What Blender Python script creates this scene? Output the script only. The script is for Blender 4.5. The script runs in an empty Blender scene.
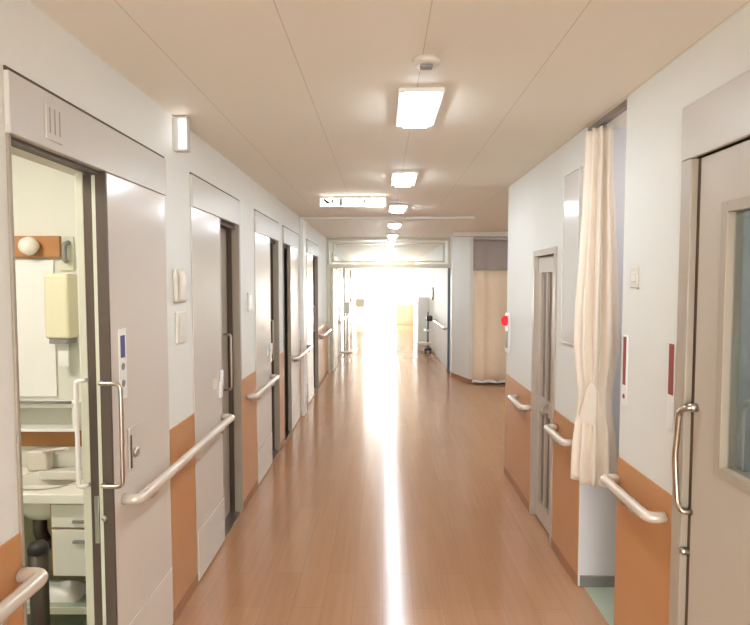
import bpy, bmesh, math, random
from mathutils import Vector, Matrix
random.seed(7)
S = bpy.context.scene
COL = S.collection
PI = math.pi

# ---------------------------------------------------------------- materials
def lin(c):
    r = []
    for v in c:
        v /= 255.0
        r.append(v / 12.92 if v <= 0.04045 else ((v + 0.055) / 1.055) ** 2.4)
    return (r[0], r[1], r[2], 1.0)

def mat(name, rgb, rough=0.5, metal=0.0, spec=0.5, var=0.04, scale=6.0, bump=0.0, bscale=200.0, coat=0.0):
    m = bpy.data.materials.new(name)
    m.use_nodes = True
    nt = m.node_tree
    b = nt.nodes['Principled BSDF']
    b.inputs['Roughness'].default_value = rough
    b.inputs['Metallic'].default_value = metal
    b.inputs['Specular IOR Level'].default_value = spec
    b.inputs['Coat Weight'].default_value = coat
    tc = nt.nodes.new('ShaderNodeTexCoord')
    nz = nt.nodes.new('ShaderNodeTexNoise')
    nz.inputs['Scale'].default_value = scale
    nz.inputs['Detail'].default_value = 4.0
    nt.links.new(tc.outputs['Object'], nz.inputs['Vector'])
    mx = nt.nodes.new('ShaderNodeMix'); mx.data_type = 'RGBA'
    c = lin(rgb)
    mx.inputs[6].default_value = tuple(v * (1 - var) for v in c[:3]) + (1,)
    mx.inputs[7].default_value = tuple(min(1, v * (1 + var)) for v in c[:3]) + (1,)
    nt.links.new(nz.outputs['Fac'], mx.inputs[0])
    nt.links.new(mx.outputs[2], b.inputs['Base Color'])
    if bump:
        n2 = nt.nodes.new('ShaderNodeTexNoise'); n2.inputs['Scale'].default_value = bscale
        nt.links.new(tc.outputs['Object'], n2.inputs['Vector'])
        bp = nt.nodes.new('ShaderNodeBump'); bp.inputs['Strength'].default_value = bump
        bp.inputs['Distance'].default_value = 0.002
        nt.links.new(n2.outputs['Fac'], bp.inputs['Height'])
        nt.links.new(bp.outputs['Normal'], b.inputs['Normal'])
    return m

def emit(name, rgb, strength):
    m = bpy.data.materials.new(name); m.use_nodes = True
    nt = m.node_tree
    nt.nodes.remove(nt.nodes['Principled BSDF'])
    e = nt.nodes.new('ShaderNodeEmission')
    e.inputs['Color'].default_value = lin(rgb); e.inputs['Strength'].default_value = strength
    nt.links.new(e.outputs['Emission'], nt.nodes['Material Output'].inputs['Surface'])
    return m

def glass(name, tint, gloss=0.12, rough=0.02):
    m = bpy.data.materials.new(name); m.use_nodes = True
    nt = m.node_tree
    nt.nodes.remove(nt.nodes['Principled BSDF'])
    t = nt.nodes.new('ShaderNodeBsdfTransparent'); t.inputs['Color'].default_value = lin(tint)
    g = nt.nodes.new('ShaderNodeBsdfGlossy'); g.inputs['Roughness'].default_value = rough
    lw = nt.nodes.new('ShaderNodeLayerWeight'); lw.inputs['Blend'].default_value = gloss
    mx = nt.nodes.new('ShaderNodeMixShader')
    pw = nt.nodes.new('ShaderNodeMath'); pw.operation = 'POWER'; pw.inputs[1].default_value = 4.0
    ml = nt.nodes.new('ShaderNodeMath'); ml.operation = 'MULTIPLY_ADD'; ml.inputs[1].default_value = 0.6; ml.inputs[2].default_value = gloss * 0.3
    lw.inputs['Blend'].default_value = 0.5
    nt.links.new(lw.outputs['Facing'], pw.inputs[0]); nt.links.new(pw.outputs[0], ml.inputs[0])
    nt.links.new(ml.outputs[0], mx.inputs['Fac'])
    nt.links.new(t.outputs['BSDF'], mx.inputs[1]); nt.links.new(g.outputs['BSDF'], mx.inputs[2])
    nt.links.new(mx.outputs['Shader'], nt.nodes['Material Output'].inputs['Surface'])
    return m

def floor_mat():
    m = bpy.data.materials.new('vinyl_plank'); m.use_nodes = True
    nt = m.node_tree; b = nt.nodes['Principled BSDF']
    tc = nt.nodes.new('ShaderNodeTexCoord')
    mp = nt.nodes.new('ShaderNodeMapping'); mp.inputs['Rotation'].default_value = (0, 0, PI / 2)
    nt.links.new(tc.outputs['Object'], mp.inputs['Vector'])
    br = nt.nodes.new('ShaderNodeTexBrick')
    br.inputs['Scale'].default_value = 1.0
    br.inputs['Brick Width'].default_value = 0.91
    br.inputs['Row Height'].default_value = 0.152
    br.inputs['Mortar Size'].default_value = 0.0012
    br.inputs['Mortar Smooth'].default_value = 0.3
    br.offset = 0.37
    br.inputs['Color1'].default_value = lin((178, 131, 96))
    br.inputs['Color2'].default_value = lin((184, 137, 101))
    br.inputs['Mortar'].default_value = lin((164, 118, 84))
    nt.links.new(mp.outputs['Vector'], br.inputs['Vector'])
    m2 = nt.nodes.new('ShaderNodeMapping'); m2.inputs['Scale'].default_value = (38, 1.6, 1)
    nt.links.new(tc.outputs['Object'], m2.inputs['Vector'])
    nz = nt.nodes.new('ShaderNodeTexNoise'); nz.inputs['Scale'].default_value = 1.0; nz.inputs['Detail'].default_value = 6
    nt.links.new(m2.outputs['Vector'], nz.inputs['Vector'])
    mx = nt.nodes.new('ShaderNodeMix'); mx.data_type = 'RGBA'; mx.blend_type = 'MULTIPLY'
    mx.inputs[0].default_value = 0.28
    cr = nt.nodes.new('ShaderNodeValToRGB')
    cr.color_ramp.elements[0].color = (0.72, 0.68, 0.62, 1); cr.color_ramp.elements[0].position = 0.3
    cr.color_ramp.elements[1].color = (1, 1, 1, 1); cr.color_ramp.elements[1].position = 0.65
    nt.links.new(nz.outputs['Fac'], cr.inputs['Fac'])
    nt.links.new(br.outputs['Color'], mx.inputs[6]); nt.links.new(cr.outputs['Color'], mx.inputs[7])
    nt.links.new(mx.outputs[2], b.inputs['Base Color'])
    b.inputs['Specular IOR Level'].default_value = 1.0
    tv = nt.nodes.new('ShaderNodeCombineXYZ'); tv.inputs[1].default_value = 1.0
    nt.links.new(tv.outputs[0], b.inputs['Tangent']); b.inputs['Anisotropic'].default_value = 0.75
    n3 = nt.nodes.new('ShaderNodeTexNoise'); n3.inputs['Scale'].default_value = 9
    nt.links.new(tc.outputs['Object'], n3.inputs['Vector'])
    mr = nt.nodes.new('ShaderNodeMapRange'); mr.inputs['To Min'].default_value = 0.16; mr.inputs['To Max'].default_value = 0.25
    nt.links.new(n3.outputs['Fac'], mr.inputs['Value']); nt.links.new(mr.outputs['Result'], b.inputs['Roughness'])
    bp = nt.nodes.new('ShaderNodeBump'); bp.inputs['Strength'].default_value = 0.12; bp.inputs['Distance'].default_value = 0.002
    nt.links.new(br.outputs['Fac'], bp.inputs['Height']); bp.invert = True
    nt.links.new(bp.outputs['Normal'], b.inputs['Normal'])
    return m

def ceiling_mat():
    m = bpy.data.materials.new('ceiling_board'); m.use_nodes = True
    nt = m.node_tree; b = nt.nodes['Principled BSDF']
    tc = nt.nodes.new('ShaderNodeTexCoord')
    mp = nt.nodes.new('ShaderNodeMapping'); mp.inputs['Rotation'].default_value = (0, 0, PI / 2)
    mp.inputs['Location'].default_value = (0.3, 0.306 - 0.445, 0)
    nt.links.new(tc.outputs['Object'], mp.inputs['Vector'])
    br = nt.nodes.new('ShaderNodeTexBrick'); br.offset = 0.0
    br.inputs['Scale'].default_value = 1.0
    br.inputs['Brick Width'].default_value = 60.0; br.inputs['Row Height'].default_value = 0.45
    br.inputs['Mortar Size'].default_value = 0.0016; br.inputs['Mortar Smooth'].default_value = 0.2
    br.inputs['Color1'].default_value = lin((240, 232, 216)); br.inputs['Color2'].default_value = lin((241, 233, 218))
    br.inputs['Mortar'].default_value = lin((206, 194, 175))
    nt.links.new(mp.outputs['Vector'], br.inputs['Vector'])
    nt.links.new(br.outputs['Color'], b.inputs['Base Color'])
    b.inputs['Roughness'].default_value = 0.65
    nz = nt.nodes.new('ShaderNodeTexNoise'); nz.inputs['Scale'].default_value = 160
    nt.links.new(tc.outputs['Object'], nz.inputs['Vector'])
    bp = nt.nodes.new('ShaderNodeBump'); bp.inputs['Strength'].default_value = 0.15; bp.inputs['Distance'].default_value = 0.002
    nt.links.new(nz.outputs['Fac'], bp.inputs['Height']); nt.links.new(bp.outputs['Normal'], b.inputs['Normal'])
    return m

M = dict(
    floor=floor_mat(), ceil=ceiling_mat(),
    wall=mat('wall_paper', (230, 228, 220), 0.6, var=0.02, bump=0.12, bscale=240),
    wains=mat('wood_panel', (196, 140, 92), 0.3, var=0.07, scale=5),
    skirt=mat('skirting', (166, 118, 82), 0.45),
    panel=mat('door_laminate', (216, 207, 196), 0.19, var=0.02, scale=3),
    kick=mat('kick_laminate', (220, 212, 200), 0.16, var=0.02),
    header=mat('header_steel', (205, 198, 188), 0.35, var=0.02),
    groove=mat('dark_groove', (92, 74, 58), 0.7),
    jamb=mat('jamb_brown', (84, 70, 58), 0.5),
    trim=mat('jamb_trim', (160, 146, 130), 0.4),
    leafdk=mat('leaf_shaded', (176, 164, 148), 0.4),  # door laminate darkened for the shade inside the door recess
    pale=mat('pale_green_edge', (206, 205, 184), 0.4),
    steel=mat('brushed_steel', (200, 196, 190), 0.28, 1.0, var=0.05),
    nickel=mat('warm_nickel', (196, 182, 166), 0.3, 1.0, var=0.05),
    rail=mat('cream_rail', (222, 209, 194), 0.22, 0.25, var=0.03),
    white=mat('white_plastic', (238, 236, 230), 0.35, var=0.02),
    offw=mat('ivory_plastic', (222, 214, 200), 0.4, var=0.03),
    grey=mat('grey_plastic', (140, 136, 130), 0.45),
    dark=mat('dark_plastic', (46, 42, 40), 0.5),
    blue=mat('blue_print', (74, 78, 128), 0.5),
    red=mat('red_print', (152, 70, 62), 0.5),
    cloth=mat('curtain_cloth', (240, 226, 209), 0.85, spec=0.2, var=0.03, scale=20, bump=0.2, bscale=400),
    cloth2=mat('partition_cloth', (236, 212, 182), 0.85, spec=0.2, var=0.03, scale=20),
    mesh=mat('curtain_mesh', (172, 160, 152), 0.9, spec=0.1, var=0.25, scale=140),
    track=mat('track_metal', (150, 138, 128), 0.4, 0.6),
    rdoor=mat('door_taupe', (196, 184, 168), 0.35, var=0.02),
    rframe=mat('frame_taupe', (180, 166, 148), 0.35, var=0.03),
    alc=mat('alcove_paint', (224, 222, 222), 0.6, var=0.02),
    green=mat('green_vinyl', (168, 176, 154), 0.35, var=0.05),
    roomw=mat('ward_paint', (186, 192, 195), 0.6, var=0.03),
    wash=mat('washroom_paint', (220, 218, 205), 0.55, var=0.02),
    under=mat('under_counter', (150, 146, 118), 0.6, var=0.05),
    oak=mat('oak_wood', (176, 122, 72), 0.45, var=0.12, scale=14),
    cream=mat('cream_plastic', (230, 222, 190), 0.4, var=0.02),
    mirror=mat('mirror_glass', (235, 240, 238), 0.06, 1.0, var=0.0),
    ceram=mat('ceramic', (236, 232, 220), 0.15, var=0.02),
    pipe=mat('dark_pipe', (84, 76, 70), 0.35, 0.7),
    board=mat('glossy_board', (222, 218, 210), 0.16, var=0.02),
    ss=mat('stainless', (196, 184, 170), 0.3, 0.4, var=0.06),
    ssdk=mat('dark_metal', (112, 101, 91), 0.3, 0.4, var=0.06),
    orange=mat('orange_panel', (226, 184, 160), 0.45),
    frost=mat('frosted_panel', (232, 230, 220), 0.35, var=0.03),
    alum=mat('aluminium', (190, 180, 160), 0.35, 0.5, var=0.04),
    teal=mat('grey_blue', (92, 104, 116), 0.6, var=0.1),
    lamp=emit('lamp_glow', (231, 243, 253), 72.0),
    sign=emit('sign_glow', (255, 252, 245), 7.0),
    callw=emit('call_glow', (250, 252, 255), 4.0),
    globe=mat('globe_white', (236, 226, 212), 0.3),
    alarm=emit('alarm_glow', (255, 60, 70), 1.1),
    clear=glass('clear_pane', (250, 252, 252), 0.15),
    tinted=glass('tinted_pane', (226, 232, 234), 0.25),
)

# ---------------------------------------------------------------- geometry helpers
def B(): return bmesh.new()

def box(bm, x0, x1, y0, y1, z0, z1, bev=0.0):
    r = bmesh.ops.create_cube(bm, size=1.0)
    vs = r['verts']
    for v in vs:
        v.co = Vector(((x0 + x1) / 2 + v.co.x * (x1 - x0), (y0 + y1) / 2 + v.co.y * (y1 - y0), (z0 + z1) / 2 + v.co.z * (z1 - z0)))
    if bev:
        es = list({e for v in vs for e in v.link_edges})
        bmesh.ops.bevel(bm, geom=es, offset=bev, segments=2, affect='EDGES', profile=0.5)
    return bm

def rounded(pts, rad, n=5):
    out = [Vector(pts[0])]
    for i in range(1, len(pts) - 1):
        a, p, b = Vector(pts[i - 1]), Vector(pts[i]), Vector(pts[i + 1])
        r = min(rad, (a - p).length * 0.49, (b - p).length * 0.49)
        s = p + (a - p).normalized() * r; e = p + (b - p).normalized() * r
        for k in range(n + 1):
            t = k / n
            out.append(s * (1 - t) ** 2 + p * 2 * t * (1 - t) + e * t * t)
    out.append(Vector(pts[-1]))
    return out

def tube(bm, pts, r, seg=14, rad=0.0, sq=1.0):
    P = rounded(pts, rad) if rad else [Vector(p) for p in pts]
    rings = []; up = None
    for i, p in enumerate(P):
        t = (P[min(i + 1, len(P) - 1)] - P[max(i - 1, 0)]).normalized()
        if up is None:
            ref = Vector((0, 0, 1)) if abs(t.z) < 0.9 else Vector((0, 1, 0))
            up = (ref - t * ref.dot(t)).normalized()
        else:
            up = (up - t * up.dot(t)).normalized()
        sd = t.cross(up)
        rings.append([bm.verts.new(p + up * math.cos(2 * PI * k / seg) * r * sq + sd * math.sin(2 * PI * k / seg) * r) for k in range(seg)])
    for a, b in zip(rings, rings[1:]):
        for k in range(seg):
            f = bm.faces.new((a[k], a[(k + 1) % seg], b[(k + 1) % seg], b[k])); f.smooth = True
    bm.faces.new(rings[0][::-1]); bm.faces.new(rings[-1])
    return bm

def lathe(bm, prof, c, axis='z', seg=28):
    rings = []
    for r, h in prof:
        ring = []
        for k in range(seg):
            a = 2 * PI * k / seg; u, v = r * math.cos(a), r * math.sin(a)
            d = {'z': (u, v, h), 'x': (h, u, v), 'y': (u, h, v)}[axis]
            ring.append(bm.verts.new((c[0] + d[0], c[1] + d[1], c[2] + d[2])))
        rings.append(ring)
    for a, b in zip(rings, rings[1:]):
        for k in range(seg):
            f = bm.faces.new((a[k], a[(k + 1) % seg], b[(k + 1) % seg], b[k])); f.smooth = True
    bm.faces.new(rings[0][::-1]); bm.faces.new(rings[-1])
    return bm

def prism(bm, pts, z0, z1):
    lo = [bm.verts.new((x, y, z0)) for x, y in pts]; hi = [bm.verts.new((x, y, z1)) for x, y in pts]
    n = len(pts)
    for i in range(n): bm.faces.new((lo[i], lo[(i + 1) % n], hi[(i + 1) % n], hi[i]))
    bm.faces.new(lo[::-1]); bm.faces.new(hi)
    return bm

def wloc(o):
    v = Vector((0, 0, 0))
    while o: v += o.location; o = o.parent
    return v

def obj(name, bm, m, parent=None, label=None, at=None):
    bmesh.ops.recalc_face_normals(bm, faces=bm.faces)
    me = bpy.data.meshes.new(name)
    if parent is not None: off = wloc(parent)
    else:
        off = Vector(at) if at else Vector((0, 0, 0))
    for v in bm.verts: v.co -= off
    bm.to_mesh(me); bm.free()
    me.materials.append(m)
    o = bpy.data.objects.new(name, me); COL.objects.link(o)
    if parent is not None: o.parent = parent
    else: o.location = off
    if label: o['label'] = label
    return o

def tag(o, label, cat, group=None):
    o['label'] = label; o['category'] = cat
    if group: o['group'] = group
    return o

def thing(name, label, cat, loc, group=None):
    o = bpy.data.objects.new(name, None); COL.objects.link(o)
    o.empty_display_size = 0.1; o.location = loc
    return tag(o, label, cat, group)

def struct(name, bm, m, parent=None):
    o = obj(name, bm, m, parent)
    if parent is None: o['kind'] = 'structure'
    return o

def sroot(name, loc):
    o = bpy.data.objects.new(name, None); COL.objects.link(o); o.location = loc; o['kind'] = 'structure'
    return o

def dup(root, loc, label):
    r = root.copy(); COL.objects.link(r); r.location = loc; r['label'] = label
    for ch in list(root.children):
        c = ch.copy(); COL.objects.link(c); c.parent = r
        for g in list(ch.children):
            d = g.copy(); COL.objects.link(d); d.parent = c
    return r

# ---------------------------------------------------------------- dimensions (metres)
L, R, H, T = -1.006, 1.05, 2.43, 0.15
YB, YE = -3.2, 21.7           # the corridor behind the viewer and its far end
PY = 10.1                     # the glazed portal

# left doors: (y0, y1, boundary, opening_first)
LD = [(1.50, 2.58, 2.02, True), (2.93, 3.92, 3.45, False), (4.38, 5.38, 4.97, False), (5.62, 6.68, 6.05, True),
      (7.36, 8.62, 8.0, False), (11.0, 12.2, 11.7, False), (13.4, 14.6, 14.1, False), (16.4, 17.6, 17.0, False)]
DT = 2.03

# ---------------------------------------------------------------- shell
bm = B(); box(bm, L - T, 1.08, YB, 4.7, -.1, 0); box(bm, 1.08, 1.25, 3.05, 4.7, -.1, 0); box(bm, L - T, 3.7, 4.7, PY, -.1, 0); box(bm, L - T, 1.35, PY, YE + .3, -.1, 0)
struct('floor', bm, M['floor'])
bm = B(); box(bm, -3.2, 3.8, YB - .15, YE + .3, H, H + .1); struct('ceiling', bm, M['ceil'])

bm = B(); ws = B(); sk = B()
y = YB
for d in LD + [(YE, YE, 0, 0)]:
    box(bm, L - T, L, y, d[0], 0, H)
    if d[0] - y > .02:
        a, b_ = y, d[0]
        if a < PY: box(ws, L, L + .006, a + .001, min(b_, PY) - .001, .06, .94); box(sk, L, L + .009, a + .001, b_ - .001, 0.001, .06)
    if d[1] > d[0]: box(bm, L - T, L, d[0], d[1], DT + .17, H)
    y = d[1]
wl = struct('wall_left', bm, M['wall'])
struct('wainscot', ws, M['wains'], wl)
struct('baseboard_left', sk, M['skirt'])

RS = [(YB, .80), (1.99, 2.47), (2.95, 3.40), (3.91, 4.75)]
bm = B(); ws = B(); sk = B()
for a, b_ in RS:
    box(bm, R, R + T, a, b_, 0, H)
    box(ws, R - .006, R, a + .001, b_ - .001, .06, .86); box(sk, R - .009, R, a + .001, b_ - .001, 0.001, .06)
box(bm, R, R + T, .80, 1.99, 2.05, H)
box(bm, R, R + T, 3.40, 3.91, 1.85, H)
wr = struct('wall_right', bm, M['wall'])
struct('wainscot', ws, M['wains'], wr)
struct('baseboard_right', sk, M['skirt'])

# side corridor to the right and the pier at its far side
bm = B(); box(bm, R + T, 3.7, 4.63, 4.75, 0, H); box(bm, 3.6, 3.7, 4.75, 9.4, 0, H); box(bm, 1.42, 3.7, 9.3, 9.42, 0, H)
struct('wall_side_corridor', bm, M['wall'])
bm = B(); prism(bm, [(1.20, PY), (1.20, 9.75), (1.40, 9.06), (1.46, 9.02), (1.46, 9.42), (1.46, PY)], 0, H)
struct('wall_pier', bm, M['wall'])
bm = B(); prism(bm, [(1.19, PY), (1.19, 9.74), (1.393, 9.045), (1.465, 8.99), (3.6, 9.26), (3.6, 9.3), (1.47, 9.3), (1.47, 9.03), (1.40, 9.06), (1.20, 9.75), (1.20, PY)], 0, .07)
struct('baseboard_pier', bm, M['skirt'])
# far corridor
bm = B(); box(bm, 1.20, 1.35, PY, YE, 0, H); struct('wall_right_far', bm, M['wall'])
bm = B(); box(bm, L - T, -.80, YE, YE + .15, 0, H); box(bm, .53, 1.35, YE, YE + .15, 0, H); box(bm, -.80, .53, YE, YE + .15, 1.80, H)
struct('wall_end', bm, M['wall'])
bm = B(); box(bm, L - T, 1.35, YB - .15, YB, 0, .25); box(bm, L - T, 1.35, YB - .15, YB, 2.2, H)
box(bm, L - T, -.9, YB - .15, YB, .25, 2.2); box(bm, .95, 1.35, YB - .15, YB, .25, 2.2)
struct('wall_back', bm, M['wall'])
wn = sroot('added_window', (0, YB, .25))  # unseen window, added behind the viewer to light the near surfaces
bm = B(); box(bm, -.9, -.85, YB - .1, YB - .04, .25, 2.2); box(bm, .9, .95, YB - .1, YB - .04, .25, 2.2); box(bm, -.85, .9, YB - .1, YB - .04, .25, .3); box(bm, -.85, .9, YB - .1, YB - .04, 2.15, 2.2); box(bm, 0, .05, YB - .1, YB - .04, .3, 2.15)
obj('frame', bm, M['alum'], wn)
obj('pane', box(B(), -.85, .9, YB - .072, YB - .068, .3, 2.15), M['clear'], wn)

# ceiling strip and shallow pilasters of the smoke screen
bm = B(); box(bm, L, R + .05, 6.80, 6.92, H - .03, H, .004); struct('trim_1', bm, M['wall'])
bm = B(); box(bm, L, L + .045, 6.78, 7.0, 0, H - .03, .004); struct('trim_2', bm, M['white'])
# soffit edge at the side corridor
bm = B(); box(bm, R + .05, 3.6, 8.86, 8.98, 2.36, H, .003); struct('trim_3', bm, M['offw'])

# ---------------------------------------------------------------- sliding doors of the left wall
def dhandle(bm, y, z0, z1, xm, xo, r=.008):
    tube(bm, [(xm, y, z0), (xo, y, z0), (xo, y, z1), (xm, y, z1)], r, 10, .03)

def left_door(n, y0, y1, yb, first, is_open=False):
    rt = sroot('door_%d' % n, (L, (y0 + y1) / 2, 0))
    bm = box(B(), L - .06, L + .014, y0, y1, DT, DT + .165, .003); obj('header', bm, M['header'], rt)
    bm = box(B(), L - .06, L + .006, y0, y1, DT + .165, DT + .176); obj('shadow_strip', bm, M['groove'], rt)  # dark strip painted in for the shadow line above the header
    if first: po, pp = (y0, yb), (yb, y1)
    else: pp, po = (y0, yb), (yb, y1)
    # frame: outer jamb and pocket jamb
    bm = B()
    if first: box(bm, L - T, L + .008, y0, y0 + .012, 0, DT, .002)
    else: box(bm, L - T, L - .045, y1 - .03, y1, 0, DT)
    obj('jamb', bm, M['trim'] if first else M['jamb'], rt)
    if not first:
        bm = box(B(), L - .045, L + .008, y1 - .032, y1, 0, DT, .003); obj('jamb_trim', bm, M['trim'], rt)
    bm = box(B(), L - .028, L + .006, pp[0] + .002, pp[1] - (0 if first else .0), .012, DT, .003)
    p = obj('fixed_panel', bm, M['panel'], rt)
    bm = box(B(), L + .006, L + .012, pp[0] + .012, pp[1] - .012, .014, .288, .003); obj('kick_plate', bm, M['kick'], p)
    ye = pp[0] if first else pp[1]
    s = 1 if first else -1
    bm = box(B(), L - .03, L + .0075, min(ye, ye + s * .012), max(ye, ye + s * .012), .012, DT); obj('edge_trim', bm, M['jamb'] if is_open else M['trim'], p)
    # threshold and overhead rail
    bm = box(B(), L - T, L, y0, y1, 0.001, .006); obj('threshold', bm, M['steel'], rt)
    bm = box(B(), L - T, L - .02, y0, y1, DT - (.0 if is_open else .03), DT + .17); obj('rail_box', bm, M['wash' if is_open else 'groove'], rt)
    if is_open: bm = box(B(), L - .05, L - .012, y0, y1, DT - .012, DT); obj('head_track', bm, M['jamb'], rt)
    if is_open:
        ye_ = yb + .01
        bm = box(B(), L - .046, L - .014, ye_ - .006, y1 - .01, .01, DT - .01, .002); lf = obj('leaf', bm, M['pale'], rt)
        bm = box(B(), L - .078, L - .046, ye_ - .002, ye_ + .03, .01, DT - .01); obj('pocket_seal', bm, M['jamb'], rt)
        bm = box(B(), L - .104, L - .078, ye_ - .004, y1, 0, DT, .002); obj('pocket_wall', bm, M['pale'], rt)
        bm = box(B(), L - .016, L - .002, ye_ + .004, ye_ + .009, .01, DT - .01); obj('seal_strip', bm, M['jamb'], rt)
        yy = ye_ - .03
        bm = B(); tube(bm, [(L - .026, ye_ - .002, .885), (L - .024, yy, .885), (L + .055, yy, .885), (L + .055, yy, 1.265), (L - .024, yy, 1.265), (L - .026, ye_ - .002, 1.265)], .008, 10, .025)
        obj('handle', bm, M['nickel'], rt)
        bm = B(); tube(bm, [(L - .084, ye_ - .002, .885), (L - .086, yy, .885), (L - .108, yy, .885), (L - .108, yy, 1.275), (L - .086, yy, 1.275), (L - .084, ye_ - .002, 1.275)], .008, 10, .018)
        obj('handle', bm, M['white'], rt, 'white pull handle on the inner side of the leaf')
        bm = box(B(), L - .066, L - .050, ye_ - .005, ye_ - .001, .66, .84, .001); obj('lock_plate', bm, M['steel'], rt)
        bm = lathe(B(), [(.010, ye_ - .002), (.010, ye_ - .02), (.005, ye_ - .024)], (L - .024, 0, .76), 'y', 14); obj('stop', bm, M['steel'], rt)
    else:
        a, b_ = (po[0] + .02, pp[1] - .02) if first else (pp[0] + .02, po[1] - .03)
        bm = box(B(), L - .115, L - .08, a, b_, .01, DT - .03, .002); lf = obj('leaf', bm, M['leafdk'], rt)
        yy = po[1] - .13 if not first else po[0] + .12
        bm = B(); dhandle(bm, yy, .9, 1.28, L - .08, L - .03, .009); obj('handle', bm, M['nickel'], rt)
    return rt, pp, po

doors = []
for i, d in enumerate(LD):
    rt, pp, po = left_door(i + 1, *d, is_open=(i == 0))
    doors.append((rt, pp, po))
    if i == 1 or i == 2:
        ylk = pp[1] - .07
        bm = box(B(), L + .006, L + .022, ylk - .022, ylk + .022, .93, 1.03, .005); tube(bm, [(L + .02, ylk, 1.0), (L + .02, ylk, 1.1)], .012, 10)
        obj('lock', bm, M['white'], rt, 'white thumb lock near the panel edge')
        bm = box(B(), L + .006, L + .01, ylk - .12, ylk - .07, 1.0, 1.06, .001); obj('plate', bm, M['offw'], rt)
# the second and third leaves carry blind inner panels so that nothing shows through
for i in range(1, len(LD)):
    pass
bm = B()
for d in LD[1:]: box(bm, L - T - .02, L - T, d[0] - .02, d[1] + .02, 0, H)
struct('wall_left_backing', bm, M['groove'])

# things on the first door panel
k = doors[0][0]
bm = box(B(), L + .006, L + .009, 2.092, 2.152, 1.185, 1.455, .001); st = obj('operation_sticker', bm, M['white'], k)
bm = box(B(), L + .009, L + .0098, 2.104, 2.14, 1.345, 1.43); obj('print', bm, M['blue'], st)
for zz in (1.31, 1.245):
    bm = lathe(B(), [(.014, L + .009), (.014, L + .0098)], (0, 2.122, zz), 'x', 16); obj('symbol', bm, M['grey'], st)
bm = box(B(), L + .006, L + .013, 2.15, 2.235, .885, 1.06, .004); lk = obj('lock', bm, M['panel'], k)
bm = lathe(B(), [(.02, L + .013), (.02, L + .022), (.014, L + .026)], (0, 2.20, .955), 'x', 18); obj('cylinder', bm, M['steel'], lk)
bm = box(B(), L + .012, L + .016, 2.158, 2.168, .90, 1.03); obj('finger_slot', bm, M['groove'], lk)
# room card on the header of the first door
t = tag(obj('room_card', box(B(), L + .0141, L + .019, 1.655, 1.74, 2.055, 2.165, .001), M['header'], at=(L + .0141, 1.70, 2.055)),
        'faint pale card holder stuck on the metal header above the open left door', 'sign')
bm = B()
for yy in (1.67, 1.695, 1.72): box(bm, L + .019, L + .0196, yy, yy + .006, 2.075, 2.15)
obj('ruled_line', bm, M['trim'], t)

# ---------------------------------------------------------------- handrails
def handrail(side, y0, y1, z, label, ends=(True, True), group=None, z1=None):
    X = L if side < 0 else R
    s = 1 if side < 0 else -1
    xo = X + s * .072
    t = thing('handrail', label, 'handrail', (X, (y0 + y1) / 2, z - .06), group)
    pts = []
    if ends[0]: pts += [(X + s * .008, y0, z)]
    pts += [(xo, y0, z), (xo, y1, z)]
    if ends[1]: pts += [(X + s * .008, y1, z)]
    obj('rail', tube(B(), pts, .021, 16, .045), M['rail'], t)
    n = max(2, int((y1 - y0) / .9) + 1)
    for i in range(n):
        yy = y0 + .16 + (y1 - y0 - .32) * i / (n - 1)
        bm = tube(B(), [(X + s * .008, yy, z - .05), (xo - s * .01, yy, z - .05), (xo, yy, z - .015)], .009, 10, .02)
        lathe(bm, [(.026, X + s * .007), (.026, X + s * .014), (.012, X + s * .02)], (0, yy, z - .05), 'x', 16)
        obj('bracket', bm, M['nickel'], t)
    return t
handrail(-1, .25, 1.49, .825, 'cream handrail nearest the viewer on the left, ending short of the open washroom doorway')
handrail(-1, 2.10, 3.42, .80, 'long cream handrail running across the panels of the first and second left doors')
handrail(-1, 4.06, 4.92, .80, 'short cream handrail on the left wall after the second doorway, over a white-locked panel')
handrail(-1, 6.12, 7.3, .80, 'cream handrail on the left wall just around the white pilaster')
handrail(-1, 8.72, 10.0, .80, 'cream handrail on the left wall just before the glazed partition')
handrail(-1, 12.3, 20.9, .78, 'far white-lit handrail on the left wall beyond the glazed partition')
handrail(1, 2.04, 2.455, .765, 'cream handrail on the right wall between the grey-taupe door and curtained alcove')
handrail(1, 3.0, 3.33, .765, 'short cream handrail on the right between the tied curtain and steel door')
handrail(1, 3.925, 4.30, .75, 'short cream handrail on the right wall between steel door and red alarm lamp')
t = thing('handrail', 'white handrail on the far right wall beyond the glazed partition', 'handrail', (1.2, 11.4, .72))
obj('rail', tube(B(), [(1.2, 10.3, .8), (1.13, 10.3, .8), (1.13, 12.4, .8), (1.2, 12.4, .8)], .021, 14, .04), M['rail'], t)
for yy in (10.6, 12.1): obj('bracket', tube(B(), [(1.2, yy, .75), (1.14, yy, .75), (1.13, yy, .79)], .009, 10, .02), M['nickel'], t)

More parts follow.
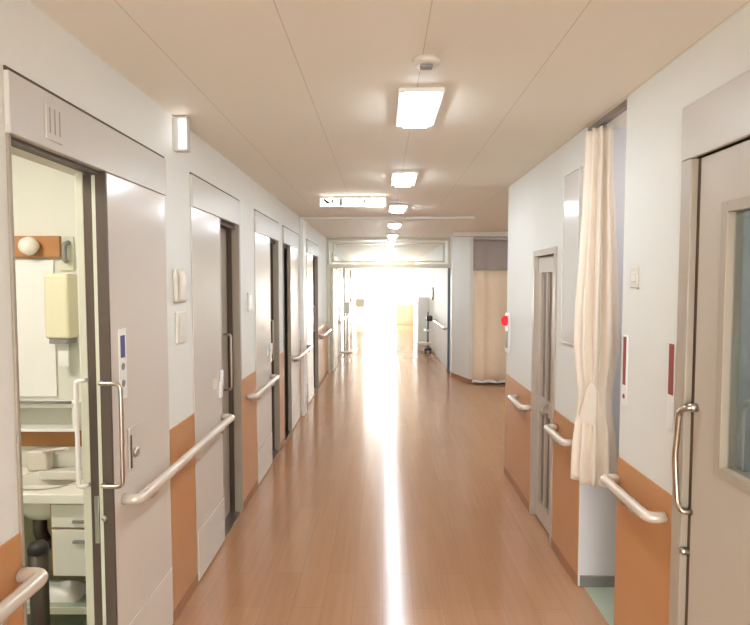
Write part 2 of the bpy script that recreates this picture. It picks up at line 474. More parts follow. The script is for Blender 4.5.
# ---------------------------------------------------------------- ceiling fittings
LX = .158
def ceiling_light(y, label):
    t = thing('ceiling_light', label, 'ceiling light', (LX, y, H - .035), 'lights along the corridor ceiling')
    bm = B()
    w, l = .095, .26
    for a in ((-w, -w + .028, -l, l), (w - .028, w, -l, l)):
        box(bm, LX + a[0], LX + a[1], y + a[2], y + a[3], H - .018, H, .003)
    for a in ((-w + .028, w - .028, -l, -l + .03), (-w + .028, w - .028, l - .03, l)):
        box(bm, LX + a[0], LX + a[1], y + a[2], y + a[3], H - .018, H, .003)
    obj('frame', bm, M['white'], t)
    bm = box(B(), LX - .062, LX + .062, y - .225, y + .225, H - .034, H - .004, .010)
    obj('diffuser', bm, M['lamp'], t)
    return t
lights = [(2.60, 'nearest and largest of the rectangular ceiling lights, just beyond the small ceiling unit'),
          (4.30, 'second ceiling light from the viewer'), (5.98, 'third ceiling light, level with the hanging exit sign'),
          (7.72, 'fourth ceiling light, just past the ceiling strip'), (9.45, 'fifth ceiling light, last before the glazed partition'),
          (11.2, 'first ceiling light beyond the glazed partition'), (12.95, 'second ceiling light beyond the glazed partition'),
          (14.7, 'third ceiling light beyond the glazed partition'), (17.0, 'fourth ceiling light beyond the glazed partition'),
          (19.5, 'last ceiling light before the bright far door'),
          (-.95, 'unseen ceiling light added behind the viewer'), (-2.6, 'last unseen lamp added behind the viewer')]  # this pair is out of view, added to light the near walls
first = ceiling_light(*lights[0])
for yy, lab in lights[1:]:
    dup(first, (LX, yy, H - .035), lab)

t = thing('ceiling_vent', 'small white ceiling unit with dark slot, in front of nearest light', 'vent', (.155, 2.06, H - .03))
obj('base', lathe(B(), [(.05, H), (.048, H - .012), (.036, H - .02), (.03, H - .02)], (.155, 2.06, 0)), M['offw'], t)
obj('slot', box(B(), .133, .177, 2.04, 2.075, H - .03, H - .018, .003), M['grey'], t)

# lit exit sign hung at the left half of the ceiling
t = thing('exit_sign', 'lit white hanging sign with dark arrow on the left half of ceiling', 'sign', (-.3, 5.2, 2.31))
obj('housing', box(B(), -.585, .03, 5.20, 5.24, 2.33, 2.415, .004), M['white'], t)
obj('hanger', box(B(), -.5, -.48, 5.21, 5.23, 2.415, H), M['white'], t)
obj('hanger', box(B(), -.12, -.10, 5.21, 5.23, 2.415, H), M['white'], t)
lp = obj('lit_face', box(B(), -.575, .02, 5.192, 5.20, 2.338, 2.407), M['sign'], t)
def flat(bm, poly, y, dy):
    lo = [bm.verts.new((x, y, z)) for x, z in poly]; hi = [bm.verts.new((x, y - dy, z)) for x, z in poly]
    n = len(poly)
    for i in range(n): bm.faces.new((lo[i], lo[(i + 1) % n], hi[(i + 1) % n], hi[i]))
    bm.faces.new(lo); bm.faces.new(hi[::-1])
bm = B(); flat(bm, [(-.555, 2.405), (-.535, 2.405), (-.49, 2.372), (-.495, 2.355), (-.515, 2.355), (-.545, 2.385)], 5.192, .002)
flat(bm, [(-.475, 2.40), (-.455, 2.395), (-.455, 2.36), (-.47, 2.36)], 5.192, .002)
obj('arrow', bm, M['dark'], lp)
bm = B(); flat(bm, [(-.185, 2.40), (-.165, 2.40), (-.165, 2.362), (-.18, 2.362)], 5.192, .002)
obj('pictogram', bm, M['dark'], lp)
bm = B(); flat(bm, [(-.405, 2.338), (-.375, 2.338), (-.375, 2.407), (-.405, 2.407)], 5.192, .002)
obj('divider', bm, M['grey'], lp)

# ---------------------------------------------------------------- left wall fittings
t = thing('call_lamp', 'lit white call lamp box high on the left pillar between two doors', 'wall lamp', (L, 2.72, 2.25))
obj('housing', box(B(), L, L + .072, 2.70, 2.745, 2.262, 2.425, .004), M['header'], t)
obj('lens', box(B(), L + .032, L + .066, 2.693, 2.70, 2.272, 2.408, .002), M['callw'], t)
t = thing('intercom', 'ivory wall intercom handset, upper of the two plates on left pillar', 'intercom', (L, 2.74, 1.53))
obj('base', box(B(), L, L + .02, 2.665, 2.815, 1.535, 1.70, .01), M['offw'], t)
bm = tube(B(), [(L + .018, 2.70, 1.55), (L + .034, 2.70, 1.57), (L + .036, 2.70, 1.66), (L + .02, 2.70, 1.69)], .017, 12, .03); obj('handset', bm, M['offw'], t)
t = thing('switch_plate', 'plain ivory plate, lower of the two plates on left pillar', 'switch', (L, 2.75, 1.33))
obj('plate', box(B(), L, L + .014, 2.685, 2.815, 1.335, 1.49, .006), M['offw'], t)
obj('button', box(B(), L + .014, L + .019, 2.72, 2.78, 1.37, 1.455, .002), M['offw'], t)
t = thing('room_plate', 'small pale room plate on left wall beside the third doorway', 'sign', (L, 4.18, 1.4))
obj('plate', box(B(), L, L + .012, 4.13, 4.25, 1.42, 1.56, .004), M['offw'], t)
obj('card', box(B(), L + .012, L + .014, 4.145, 4.235, 1.44, 1.54), M['white'], t)

# ---------------------------------------------------------------- washroom seen through the first door
WX, WY = -2.7, 2.78
ww = struct('wall_washroom_back', box(B(), WX, L - .108, WY, WY + .1, 0, H), M['wash'])
struct('wall_washroom_left', box(B(), WX - .1, WX, .6, WY + .1, 0, H), M['wash'])
struct('wall_washroom_front', box(B(), WX, L - T, .6, .7, 0, H), M['wash'])
bm = B(); box(bm, L - .125, L - .108, 2.06, WY, 0, H); box(bm, L - T - .02, L - T, .7, 1.5, 0, H)
struct('wall_washroom_right', bm, M['wash'])
struct('dado_strip', box(B(), WX, L - .125, WY - .012, WY, .805, .885, .002), M['oak'], ww)
struct('floor_washroom', box(B(), WX - .1, L - T, .6, WY + .1, -.1, 0), M['green'])
t = thing('ceiling_light', 'unseen ceiling light added inside the washroom, behind the open left door', 'ceiling light', (-1.9, 1.6, H - .03))  # out of view, added to light the washroom
obj('frame', box(B(), -2.2, -1.6, 1.5, 1.7, H - .02, H, .003), M['white'], t)
obj('diffuser', box(B(), -2.17, -1.63, 1.53, 1.67, H - .035, H - .015, .004), emit('washroom_glow', (250, 246, 240), 105.0), t)

t = thing('mirror', 'tall mirror with painted white reflection under the wooden lamp board in the washroom', 'mirror', (-1.72, WY, 1.05))
obj('glass', box(B(), -1.86, -1.64, WY - .012, WY - .002, 1.06, 1.745, .002), M['white'], t)  # plain white painted in for the reflected white wall
obj('edge', box(B(), -1.865, -1.86, WY - .014, WY, 1.055, 1.75), M['offw'], t)
t = thing('wall_lamp', 'round white globe lamp on a wooden board above washroom mirror', 'wall lamp', (-1.72, WY, 1.755))
obj('board', box(B(), -1.86, -1.595, WY - .03, WY, 1.757, 1.862, .004), M['oak'], t)
obj('globe', lathe(B(), [(.02, WY - .03), (.038, WY - .04), (.046, WY - .06), (.04, WY - .085), (.022, WY - .1), (.004, WY - .104)], (-1.725, 0, 1.81), 'y', 24), M['globe'], t)
t = thing('towel_dispenser', 'tall cream paper towel dispenser beside the washroom mirror', 'dispenser', (-1.56, WY, 1.30))
obj('casing', box(B(), -1.635, -1.515, WY - .11, WY, 1.36, 1.675, .014), M['cream'], t)
obj('outlet', box(B(), -1.62, -1.53, WY - .10, WY - .01, 1.335, 1.36, .004), M['grey'], t)
obj('paper_sheet', box(B(), -1.60, -1.55, WY - .06, WY - .05, 1.22, 1.336, .002), M['white'], t, 'white sheet of paper hanging out')
t = thing('wall_hook', 'grey hook plate above the cream towel dispenser', 'hook', (-1.565, WY, 1.69))
obj('plate', box(B(), -1.60, -1.535, WY - .012, WY, 1.69, 1.86, .003), M['pale'], t)
obj('hook', tube(B(), [(-1.56, WY - .012, 1.83), (-1.56, WY - .05, 1.82), (-1.56, WY - .05, 1.75), (-1.56, WY - .03, 1.735)], .012, 10, .02), M['grey'], t)
t = thing('wall_shelf', 'shallow white box shelf under the washroom mirror', 'shelf', (-1.75, WY, .90))
bm = B(); box(bm, -1.90, -1.50, WY - .09, WY, 1.02, 1.04, .003); box(bm, -1.90, -1.50, WY - .09, WY, .90, .915, .003)
box(bm, -1.90, -1.88, WY - .09, WY, .915, 1.02); box(bm, -1.52, -1.50, WY - .09, WY, .915, 1.02); obj('box', bm, M['white'], t)
obj('front_rail', tube(B(), [(-1.88, WY - .1, 1.05), (-1.52, WY - .1, 1.05)], .007, 10), M['grey'], t)

t = thing('washstand', 'white washstand with basin, lever tap and two-drawer cabinet beneath in the washroom', 'sink', (-1.6, 2.6, .55))
bm = B(); box(bm, -2.3, -1.2, 2.40, 2.52, .655, .70, .006); box(bm, -2.3, -1.74, 2.52, WY - .013, .655, .70, .006)
box(bm, -1.42, -1.2, 2.52, WY - .013, .655, .70, .006); box(bm, -1.74, -1.42, 2.70, WY - .013, .655, .70, .006)
obj('counter', bm, M['ceram'], t)
bm = B(); lathe(bm, [(.05, .53), (.12, .545), (.155, .60), (.165, .70), (.150, .70), (.14, .61), (.10, .56), (.02, .553)], (-1.58, 2.61, 0)); obj('basin', bm, M['ceram'], t)
bm = box(B(), -1.76, -1.66, 2.70, 2.76, .70, .80, .008); tube(bm, [(-1.70, 2.72, .79), (-1.60, 2.66, .82), (-1.5, 2.60, .845)], .008, 10); obj('tap', bm, M['offw'], t)
obj('drain_pipe', tube(B(), [(-1.64, 2.60, .56), (-1.64, 2.60, .42), (-1.60, 2.62, .36), (-1.55, 2.64, .42), (-1.55, WY - .04, .44)], .03, 14, .05), M['pipe'], t)
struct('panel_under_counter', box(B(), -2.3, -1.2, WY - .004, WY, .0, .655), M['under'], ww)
obj('cabinet_body', box(B(), -1.50, -1.21, 2.452, 2.74, .30, .654, .004), M['oak'], t)
d = obj('drawer', box(B(), -1.485, -1.225, 2.435, 2.452, .535, .64, .003), M['ceram'], t)
obj('knob', box(B(), -1.385, -1.33, 2.42, 2.435, .56, .572, .002), M['grey'], d)
d = obj('drawer', box(B(), -1.485, -1.225, 2.435, 2.452, .312, .525, .003), M['ceram'], t)
obj('knob', box(B(), -1.385, -1.33, 2.42, 2.435, .468, .48, .002), M['grey'], d)
t = thing('step_stool', 'low green-topped step stool under the washroom counter', 'stool', (-1.5, 2.55, 0))
obj('top', box(B(), -1.76, -1.25, 2.47, 2.70, .13, .15, .004), M['green'], t)
obj('front_edge', box(B(), -1.76, -1.25, 2.46, 2.47, .118, .15, .002), M['pale'], t)
for xx in (-1.73, -1.28):
    for yy in (2.49, 2.68): obj('leg', box(B(), xx - .015, xx + .015, yy - .012, yy + .012, 0.001, .13, .002), M['pipe'], t)
bm = B()
g = []
for j in range(13):
    row = []
    for i in range(19):
        u, v = i / 18, j / 12
        e = min(1, 5 * min(u, 1 - u)) * min(1, 4 * min(v, 1 - v))
        row.append((-1.66 + .24 * u, 2.50 + .14 * v, .152 + .045 * e ** .5 + .008 * e * math.sin(9 * u + 2 * v) * math.cos(7 * v + 3 * u)))
    g.append(row)
tp = [[bm.verts.new(c) for c in row] for row in g]; bt = [[bm.verts.new((c[0], c[1], .151)) for c in row] for row in g]
for j in range(12):
    for i in range(18):
        f = bm.faces.new((tp[j][i], tp[j][i + 1], tp[j + 1][i + 1], tp[j + 1][i])); f.smooth = True
        bm.faces.new((bt[j][i], bt[j + 1][i], bt[j + 1][i + 1], bt[j][i + 1]))
for i in range(18):
    bm.faces.new((tp[0][i], bt[0][i], bt[0][i + 1], tp[0][i + 1])); bm.faces.new((tp[12][i], tp[12][i + 1], bt[12][i + 1], bt[12][i]))
for j in range(12):
    bm.faces.new((tp[j][0], tp[j + 1][0], bt[j + 1][0], bt[j][0])); bm.faces.new((tp[j][18], bt[j][18], bt[j + 1][18], tp[j + 1][18]))
tag(obj('folded_towel', bm, M['white'], at=(-1.54, 2.57, .151)), 'crumpled white towel lying on the low step stool in the washroom', 'towel')
t = thing('waste_bin', 'slim dark grey waste bin beside the washroom door jamb', 'bin', (-1.43, 2.28, 0))
obj('body', lathe(B(), [(.03, 0.001), (.034, .02), (.038, .50), (.036, .50), (.03, .06), (.01, .05)], (-1.45, 2.28, 0)), M['pipe'], t)
obj('lid', lathe(B(), [(.04, .50), (.04, .52), (.03, .54), (.01, .545)], (-1.45, 2.28, 0)), M['dark'], t)

# ---------------------------------------------------------------- right door and the room behind its glass
rd = sroot('door_9', (R, 1.4, 0))
bm = box(B(), R - .014, R + .06, .82, 1.99, 2.05, 2.235, .004); obj('header', bm, M['header'], rd)
bm = B(); box(bm, R - .012, R + T, 1.925, 1.99, 0, 2.05, .004); box(bm, R - .012, R + T, .80, .86, 0, 2.05, .004); obj('frame', bm, M['rframe'], rd)
bm = box(B(), R + .012, R + .09, 1.905, 1.925, 0, 2.05); obj('seal', bm, M['groove'], rd)
x0, x1 = R + .01, R + .05
bm = B()
gy0, gy1, gz0, gz1 = 1.36, 1.765, 1.03, 1.87
box(bm, x0, x1, gy1, 1.903, .01, 2.045); box(bm, x0, x1, .862, gy0, .01, 2.045)
box(bm, x0, x1, gy0, gy1, .01, gz0); box(bm, x0, x1, gy0, gy1, gz1, 2.045)
lf = obj('leaf', bm, M['rdoor'], rd)
bm = B(); w = .022
box(bm, x0 - .006, x1 + .006, gy1 - w, gy1 + .011, gz0 - .011, gz1 + .011, .002); box(bm, x0 - .006, x1 + .006, gy0 - .011, gy0 + w, gz0 - .011, gz1 + .011, .002)
box(bm, x0 - .006, x1 + .006, gy0 + w, gy1 - w, gz0 - .011, gz0 + w); box(bm, x0 - .006, x1 + .006, gy0 + w, gy1 - w, gz1 - w, gz1 + .011)
obj('glazing_bead', bm, M['rframe'], lf)
obj('pane', box(B(), R + .028, R + .032, gy0, gy1, gz0, gz1), M['tinted'], lf)
bm = B(); tube(bm, [(R + .012, 1.885, 1.21), (R - .024, 1.885, 1.21), (R - .030, 1.92, 1.19), (R - .034, 1.935, 1.03), (R - .030, 1.92, .87), (R - .024, 1.90, .845), (R + .012, 1.9, .845)], .010, 12, .03)
obj('handle', bm, M['nickel'], rd)
bm = lathe(B(), [(.014, R + .012), (.014, R - .012), (.008, R - .016)], (0, 1.888, 1.21), 'x', 16); obj('handle_boss', bm, M['steel'], rd)
bm = lathe(B(), [(.013, R + .012), (.013, R - .014), (.008, R - .018)], (0, 1.915, .70), 'x', 16); obj('stop', bm, M['steel'], rd)

bm = B(); box(bm, R + T, 3.4, 2.25, 2.35, 0, H); box(bm, 3.4, 3.5, -.8, 2.35, 0, H); box(bm, R + T, 3.4, -.9, -.8, 0, H)
struct('wall_ward', bm, M['roomw'])
struct('floor_ward', box(B(), 1.08, 3.5, -.9, 2.35, -.1, 0), M['green'])
t = thing('ceiling_light', 'unseen ceiling light added inside the room behind the right door glass', 'ceiling light', (2.3, 1.2, H - .03))  # out of view, added to brighten the room behind the glass
obj('frame', box(B(), 2.0, 2.6, 1.1, 1.3, H - .02, H, .003), M['white'], t)
obj('diffuser', box(B(), 2.03, 2.57, 1.13, 1.27, H - .035, H - .015, .004), emit('ward_fill', (255, 248, 236), 95.0), t)
t = thing('walking_frame', 'pale upright rail frame seen through the right door glass', 'walking frame', (1.5, 2.1, 0))
obj('frame', tube(B(), [(1.36, 2.12, .012), (1.36, 2.12, 1.19), (1.36, 1.78, 1.19), (1.36, 1.78, .012)], .012, 12, .06), M['white'], t)
obj('frame', tube(B(), [(1.74, 2.12, .012), (1.74, 2.12, 1.19), (1.74, 1.78, 1.19), (1.74, 1.78, .012)], .012, 12, .06), M['white'], t)
obj('cross_bar', tube(B(), [(1.36, 2.12, .9), (1.74, 2.12, .9)], .01, 10), M['white'], t)
for xx in (1.36, 1.74):
    for yy in (1.78, 2.12): obj('rubber_foot', lathe(B(), [(.02, 0.001), (.02, .03), (.014, .04)], (xx, yy, 0), 'z', 14), M['dark'], t)
t = thing('trolley', 'dark grey trolley in the room behind the right door glass', 'trolley', (1.9, 2.1, 0))
obj('body', box(B(), 1.80, 2.25, 1.88, 2.2, .12, 1.02, .01), M['teal'], t)
for z in (.35, .6, .85): obj('drawer', box(B(), 1.82, 2.23, 1.868, 1.88, z - .1, z + .1, .004), M['grey'], t)
for xx in (1.84, 2.21):
    for yy in (1.92, 2.16): obj('caster', tube(B(), [(xx - .012, yy, .05), (xx + .012, yy, .05)], .049, 16), M['dark'], t)
for xx in (1.84, 2.21):
    for yy in (1.92, 2.16): obj('fork', box(B(), xx - .02, xx - .013, yy - .012, yy + .012, .05, .125), M['steel'], t)

# ---------------------------------------------------------------- right wall fittings
t = thing('wall_switch', 'small white wall switch above the near right handrail', 'switch', (R, 2.35, 1.61))
obj('plate', box(B(), R - .008, R, 2.315, 2.385, 1.61, 1.70, .003), M['offw'], t)
obj('rocker', box(B(), R - .012, R - .008, 2.335, 2.365, 1.635, 1.675, .002), M['white'], t)
t = thing('red_sign', 'narrow red notice strip beside the curtained alcove edge on right wall', 'sign', (R, 2.42, 1.10))
obj('plate', box(B(), R - .006, R, 2.398, 2.445, 1.10, 1.405, .001), M['white'], t)
obj('red_band', box(B(), R - .007, R - .006, 2.408, 2.435, 1.19, 1.398), M['red'], t)
obj('symbol', lathe(B(), [(.011, R - .006), (.011, R - .0072)], (0, 2.421, 1.14), 'x', 16), M['red'], t)
t = thing('red_sign', 'narrow red and white notice strip beside the taupe door frame', 'sign', (R, 2.03, 1.12))
obj('plate', box(B(), R - .006, R, 2.005, 2.055, 1.10, 1.42, .001), M['white'], t)
obj('red_band', box(B(), R - .007, R - .006, 2.012, 2.047, 1.225, 1.41), M['red'], t)
t = thing('notice_board', 'tall glossy pale grey board on right wall between steel door and tied curtain', 'board', (R, 3.1, 1.30))
obj('panel', box(B(), R - .014, R, 3.0, 3.25, 1.30, 2.235, .003), M['board'], t)
bm = B(); box(bm, R - .018, R, 2.992, 3.0, 1.292, 2.243); box(bm, R - .018, R, 3.25, 3.258, 1.292, 2.243); box(bm, R - .018, R, 3.0, 3.25, 1.292, 1.30); box(bm, R - .018, R, 3.0, 3.25, 2.235, 2.243)
obj('edge', bm, M['frost'], t)
t = thing('fire_alarm', 'fire alarm with lit red lamp above a grey panel at right wall end', 'alarm', (R, 4.68, 1.1))
obj('plate', box(B(), R - .016, R, 4.62, 4.74, 1.05, 1.38, .004), M['white'], t)
obj('lamp', lathe(B(), [(.042, R - .016), (.042, R - .035), (.034, R - .052), (.016, R - .062), (.003, R - .064)], (0, 4.68, 1.315), 'x', 24), M['alarm'], t)
obj('push_panel', box(B(), R - .022, R - .016, 4.645, 4.715, 1.09, 1.23, .002), M['grey'], t)

# steel utility door
ud = sroot('door_10', (R, 3.65, 0))
bm = B(); box(bm, R - .012, R + .10, 3.40, 3.44, 0, 1.85, .003); box(bm, R - .012, R + .10, 3.87, 3.91, 0, 1.85, .003); box(bm, R - .012, R + .10, 3.44, 3.87, 1.81, 1.85, .003)
obj('frame', bm, M['ss'], ud)
obj('backing', box(B(), R + .09, R + .11, 3.44, 3.87, 0, 1.81), M['ssdk'], ud)
bm = B()
for a, b_ in ((3.445, 3.475), (3.535, 3.565), (3.66, 3.69), (3.80, 3.868)): box(bm, R + .02, R + .06, a, b_, .02, 1.805, .003)
lf = obj('leaf', bm, M['ss'], ud)
obj('head_rail', box(B(), R + .018, R + .062, 3.446, 3.867, 1.70, 1.804, .002), M['header'], lf)
obj('mid_rail', box(B(), R + .016, R + .064, 3.446, 3.867, .76, .86, .002), M['ss'], lf)
obj('foot_rail', box(B(), R + .016, R + .064, 3.446, 3.867, .02, .14, .002), M['ss'], lf)
obj('pane', box(B(), R + .038, R + .042, 3.475, 3.80, .14, 1.70), M['ssdk'], lf)
bm = B(); tube(bm, [(R + .016, 3.60, .78), (R - .015, 3.60, .78), (R - .015, 3.60, .84), (R + .016, 3.60, .84)], .007, 10, .015); obj('handle', bm, M['steel'], ud)

# ---------------------------------------------------------------- curtained alcove
bm = B(); box(bm, R + T, 2.3, 2.36, 2.47, 0, H); box(bm, R + T, 2.3, 2.95, 3.05, 0, H); box(bm, 2.2, 2.3, 2.47, 2.95, 0, H)
struct('wall_alcove', bm, M['alc'])
struct('baseboard_alcove', box(B(), R + T - .14, 2.2, 2.938, 2.949, 0.001, .06), M['grey'])
bm = box(B(), R + .004, R + T, 2.9495, 2.951, .0, H); struct('trim_5', bm, M['alc'])
struct('floor_alcove', box(B(), 1.08, 2.3, 2.36, 3.05, -.1, 0), M['green'])
t = thing('ceiling_light', 'small unseen ceiling light added inside the curtained alcove', 'ceiling light', (1.8, 2.7, H - .03))  # out of view, added to brighten the alcove wall
obj('frame', box(B(), 1.62, 2.0, 2.62, 2.8, H - .02, H, .003), M['white'], t)
obj('diffuser', box(B(), 1.65, 1.97, 2.65, 2.77, H - .035, H - .015, .004), emit('alcove_fill', (244, 246, 255), 45.0), t)
tr = thing('curtain_track', 'grey curtain track along the ceiling edge of the alcove', 'curtain track', (R + .03, 2.7, H - .03))
obj('rail', box(B(), R + .01, R + .04, 2.475, 2.945, H - .028, H, .003), M['track'], tr)
obj('end_cap', box(B(), R + .006, R + .044, 2.94, 2.95, H - .032, H, .002), M['grey'], tr)

def bunch(cx, cy, z0, z1, prof, folds, seg=150, rows=60):
    bm = B(); rings = []
    for j in range(rows + 1):
        t_ = j / rows; z = z0 + (z1 - z0) * t_
        rx, ry, dep, ox, oy = prof(t_)
        ring = []
        for k_ in range(seg):
            a = 2 * PI * k_ / seg
            w_ = math.sin(folds * a + .5 * math.sin(3 * a) + .25 * math.sin(5 * t_ + a))
            f = 1 + dep * w_
            ring.append(bm.verts.new((cx + ox + rx * f * math.cos(a), cy + oy + ry * f * math.sin(a), z)))
        rings.append(ring)
    for a, b_ in zip(rings, rings[1:]):
        for k_ in range(seg):
            f = bm.faces.new((a[k_], a[(k_ + 1) % seg], b_[(k_ + 1) % seg], b_[k_])); f.smooth = True
    bm.faces.new(rings[0][::-1]); bm.faces.new(rings[-1])
    return bm
def sm(a, b, t):
    t = max(0, min(1, (t - a) / (b - a))); return t * t * (3 - 2 * t)
def cprof(t):
    # t: 0 hem .. 1 heading
    tie = math.exp(-((t - .24) / .10) ** 2)
    rx = .084 - .014 * tie - .036 * sm(.35, .95, t)
    ry = .092 - .026 * tie - .015 * sm(.6, 1, t)
    return rx, ry, .30 - .12 * tie, .004 * (1 - sm(.3, .9, t)), 0.0
cu = thing('curtain', 'cream curtain gathered and tied at the alcove opening on right wall', 'curtain', (1.06, 2.83, .62))
obj('cloth', bunch(1.074, 2.84, .62, 2.385, cprof, 9), M['cloth'], cu)
bm = B()
flat_pts = [(1.0, 1.10), (1.022, 1.15), (1.05, 1.10), (1.045, .98), (1.035, .93), (.968, .95)]
flat(bm, flat_pts, 2.752, .022)
obj('tie_flap', bm, M['cloth'], cu)
for i in range(6): obj('hook', tube(B(), [(R + .025, 2.76 + .03 * i, 2.38), (R + .025, 2.76 + .03 * i, H - .026)], .004, 8), M['grey'], cu)

# ---------------------------------------------------------------- privacy curtain across the side corridor
def pleat(x0, x1, y, z0, z1, amp, waves, th=.004):
    bm = B(); n = int(waves * 12); rows = 10
    g = []
    for side_ in (0, 1):
        sh = []
        for j in range(rows + 1):
            z = z0 + (z1 - z0) * j / rows
            sh.append([bm.verts.new((x0 + (x1 - x0) * i / n, y + side_ * th + amp * (1 - .3 * j / rows) * math.sin(2 * PI * waves * i / n + .6 * math.sin(i * .13)), z)) for i in range(n + 1)])
        g.append(sh)
    for sh in g:
        for j in range(rows):
            for i in range(n):
                f = bm.faces.new((sh[j][i], sh[j][i + 1], sh[j + 1][i + 1], sh[j + 1][i])); f.smooth = True
    a, b_ = g
    for i in range(n):
        bm.faces.new((a[0][i], a[0][i + 1], b_[0][i + 1], b_[0][i])); bm.faces.new((a[rows][i], a[rows][i + 1], b_[rows][i + 1], b_[rows][i]))
    for j in range(rows):
        bm.faces.new((a[j][0], a[j + 1][0], b_[j + 1][0], b_[j][0])); bm.faces.new((a[j][n], a[j + 1][n], b_[j + 1][n], b_[j][n]))
    return bm
pc = thing('partition_curtain', 'wide beige curtain with grey mesh top closing the side corridor', 'curtain', (2.3, 8.92, .05))
obj('cloth', pleat(1.43, 3.3, 8.93, .05, 1.83, .022, 8), M['cloth2'], pc)
obj('mesh_top', pleat(1.43, 3.3, 8.93, 1.83, 2.31, .016, 8), M['mesh'], pc)
obj('hem', pleat(1.43, 3.3, 8.927, .035, .075, .023, 8, .010), M['white'], pc)
obj('track', box(B(), 1.43, 3.4, 8.915, 8.945, 2.31, 2.36, .003), M['track'], pc)

# ---------------------------------------------------------------- glazed portal across the corridor
pt = sroot('door_11', (.1, PY, 0))
bm = B(); x0, x1 = L, 1.20
box(bm, x0, x1, PY - .04, PY + .04, 1.90, 1.965, .004); box(bm, x0, x1, PY - .04, PY + .04, 2.385, H, .003)
box(bm, x0, x0 + .045, PY - .04, PY + .04, 1.965, 2.385, .003); box(bm, x1 - .045, x1, PY - .04, PY + .04, 1.965, 2.385, .003)
box(bm, .07, .105, PY - .035, PY + .035, 1.965, 2.385, .003)
obj('transom_frame', bm, M['alum'], pt)
for a, b_ in ((x0 + .045, .07), (.105, x1 - .045)):
    bm = B()
    box(bm, a + .05, b_ - .05, PY - .012, PY + .012, 2.0, 2.03); box(bm, a + .05, b_ - .05, PY - .012, PY + .012, 2.32, 2.345)
    box(bm, a + .05, a + .08, PY - .012, PY + .012, 2.03, 2.32); box(bm, b_ - .08, b_ - .05, PY - .012, PY + .012, 2.03, 2.32)
    fr = obj('sash', bm, M['alum'], pt)
    obj('pane', box(B(), a, b_, PY - .003, PY + .003, 1.965, 2.385), M['clear'], fr)
bm = box(B(), x0, x0 + .06, PY - .04, PY + .04, 0, 1.90, .003); obj('post', bm, M['alum'], pt)
bm = box(B(), x1 - .035, x1, PY - .04, PY + .04, 0, 1.90, .003); obj('post', bm, M['teal'], pt, 'dark right post')
bm = box(B(), x1 - .012, x1 + .04, PY - .36, PY - .30, 0, 1.95, .003); obj('stop_post', bm, M['white'], pt)
bm = box(B(), x0 + .065, x0 + .105, PY + .05, PY + .98, .01, 1.90, .003); obj('open_leaf', bm, M['alum'], pt)

# ---------------------------------------------------------------- far end
fd = sroot('door_12', (-.13, YE, 0))
bm = B(); box(bm, -.80, -.75, YE, YE + .08, 0, 1.80, .003); box(bm, .48, .53, YE, YE + .08, 0, 1.80, .003); box(bm, -.75, .48, YE, YE + .08, 1.75, 1.80, .003); box(bm, -.155, -.115, YE, YE + .08, 0, 1.75, .003)
obj('frame', bm, M['white'], fd)
obj('pane', box(B(), -.75, -.155, YE + .035, YE + .042, 0, 1.75), M['clear'], fd)
obj('pane', box(B(), -.115, .48, YE + .035, YE + .042, 0, 1.75), M['clear'], fd)
struct('trim_6', box(B(), .53, 1.2, YE - .02, YE, 0, .78, .004), M['orange'])

t = thing('wall_clock', 'round grey-rimmed clock on far right wall above the trolley', 'clock', (1.2, 13.4, 1.25))
obj('rim', lathe(B(), [(.15, 1.2), (.15, 1.17), (.13, 1.16)], (0, 13.4, 1.38), 'x', 28), M['grey'], t)
obj('face', lathe(B(), [(.128, 1.17), (.128, 1.158)], (0, 13.4, 1.38), 'x', 28), M['white'], t)
t = thing('equipment_trolley', 'far wheeled equipment stand with low tray and dark head on the right', 'trolley', (1.02, 13.2, 0))
obj('pole', tube(B(), [(1.06, 13.2, .1), (1.06, 13.2, .95)], .022, 12), M['grey'], t)
obj('tray', box(B(), .80, 1.14, 13.0, 13.4, .19, .23, .005), M['offw'], t)
obj('head', box(B(), 1.02, 1.16, 13.1, 13.3, .74, .86, .01), M['dark'], t)
obj('work_surface', box(B(), .98, 1.17, 13.05, 13.4, .50, .53, .004), M['white'], t)
obj('base', box(B(), .98, 1.14, 13.0, 13.4, .06, .10, .005), M['dark'], t)
for xx in (1.0, 1.12):
    for yy in (13.03, 13.37): obj('caster', tube(B(), [(xx - .012, yy, .031), (xx + .012, yy, .031)], .03, 14), M['dark'], t)
t = thing('sink_unit', 'tall white cabinet standing by far right wall beyond the trolley', 'cabinet', (1.05, 15.5, 0))
obj('body', box(B(), .92, 1.195, 14.6, 16.6, 0.001, 1.25, .006), M['white'], t)
for i in range(3): obj('door', box(B(), .905, .92, 14.63 + i * .66, 15.25 + i * .66, .06, 1.2, .004), M['frost'], t)
t = thing('sanitizer_stand', 'pale stand with a box top against the far left wall past glazed partition', 'stand', (-.88, 12.6, 0))
obj('pole', tube(B(), [(-.84, 13.1, .03), (-.84, 13.1, .95)], .018, 12), M['offw'], t)
obj('basket', box(B(), -.93, -.77, 12.95, 13.25, .93, 1.18, .02), M['frost'], t)
obj('foot', lathe(B(), [(.14, 0.001), (.14, .02), (.03, .035)], (-.84, 13.1, 0)), M['offw'], t)
t = thing('linen_cart', 'pale linen cart at far left against the wall near the end', 'cart', (-.8, 18.5, 0))
obj('body', box(B(), -.90, -.60, 18.2, 19.2, .85, 1.12, .03), M['offw'], t)
obj('shelf', box(B(), -.90, -.60, 18.2, 19.2, .2, .23, .005), M['white'], t)
for xx in (-.88, -.62):
    for yy in (18.23, 19.17): obj('post', tube(B(), [(xx, yy, .002), (xx, yy, .88)], .012, 8), M['white'], t)

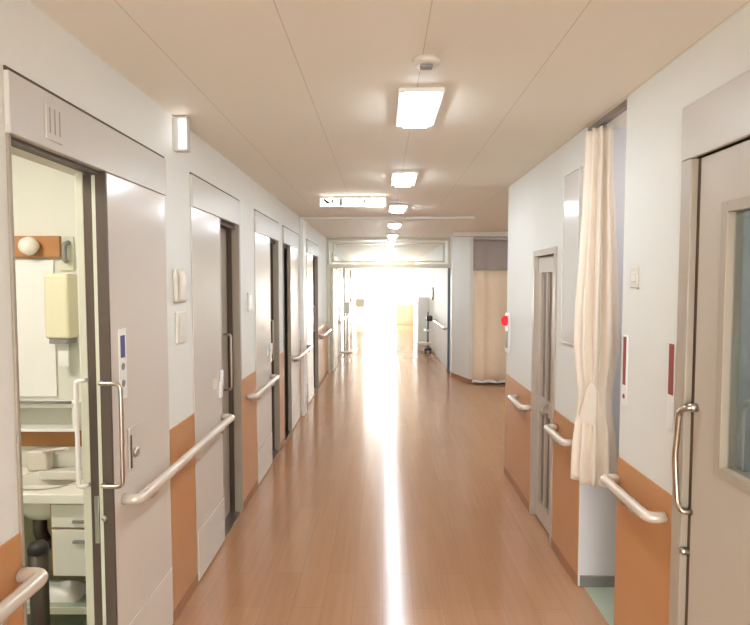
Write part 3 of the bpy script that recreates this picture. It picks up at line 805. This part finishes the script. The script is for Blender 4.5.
t = thing('ceiling_light', 'unseen ceiling light added in the side corridor in front of the beige curtain', 'ceiling light', (2.3, 6.9, H - .03))  # out of view, added to brighten the curtain and side corridor
obj('frame', box(B(), 2.0, 2.6, 6.78, 7.02, H - .018, H, .003), M['white'], t)
obj('diffuser', box(B(), 2.02, 2.58, 6.81, 6.99, H - .05, H - .01, .008), M['lamp'], t)
# daylight at the far door floods the end of the corridor
# ---------------------------------------------------------------- light
w = bpy.data.worlds.new('sky'); S.world = w; w.use_nodes = True
w.node_tree.nodes['Background'].inputs['Color'].default_value = lin((255, 255, 255))
w.node_tree.nodes['Background'].inputs['Strength'].default_value = 12.0
a = bpy.data.lights.new('daylight', 'AREA'); a.shape = 'RECTANGLE'; a.size = 1.2; a.size_y = 1.7; a.energy = 300; a.color = (1, .99, .96)
ao = bpy.data.objects.new('daylight', a); COL.objects.link(ao); ao.location = (-.13, YE + .3, .95); ao.rotation_euler = (PI / 2, 0, PI)
a2 = bpy.data.lights.new('rear_fill', 'AREA'); a2.shape = 'RECTANGLE'; a2.size = 1.8; a2.size_y = 1.9; a2.energy = 50; a2.color = (.80, .92, .98)  # fill light added outside the unseen rear window
b2 = bpy.data.objects.new('rear_fill', a2); COL.objects.link(b2); b2.location = (.02, YB - .25, 1.2); b2.rotation_euler = (PI / 2, 0, 0)
# faces -Y
ao.rotation_euler = (-PI / 2, 0, 0)

# ---------------------------------------------------------------- camera
F = 560.0
px, py = 383 - 375, 283 - 312.5
pitch = math.atan(-py / F); yaw = math.atan(px / math.hypot(F, py))
cam = bpy.data.cameras.new('camera'); co = bpy.data.objects.new('camera', cam); COL.objects.link(co)
cam.sensor_fit = 'HORIZONTAL'; cam.sensor_width = 36.0; cam.lens = 36.0 * F / 750.0
cam.clip_start = .05; cam.clip_end = 200
co.location = (0, 0, 1.63); co.rotation_euler = (PI / 2 - pitch, 0, yaw)
S.camera = co
S.view_settings.view_transform = 'Standard'; S.view_settings.look = 'None'
S.view_settings.exposure = -0.07; S.view_settings.gamma = 1.0
S.view_settings.use_curve_mapping = False
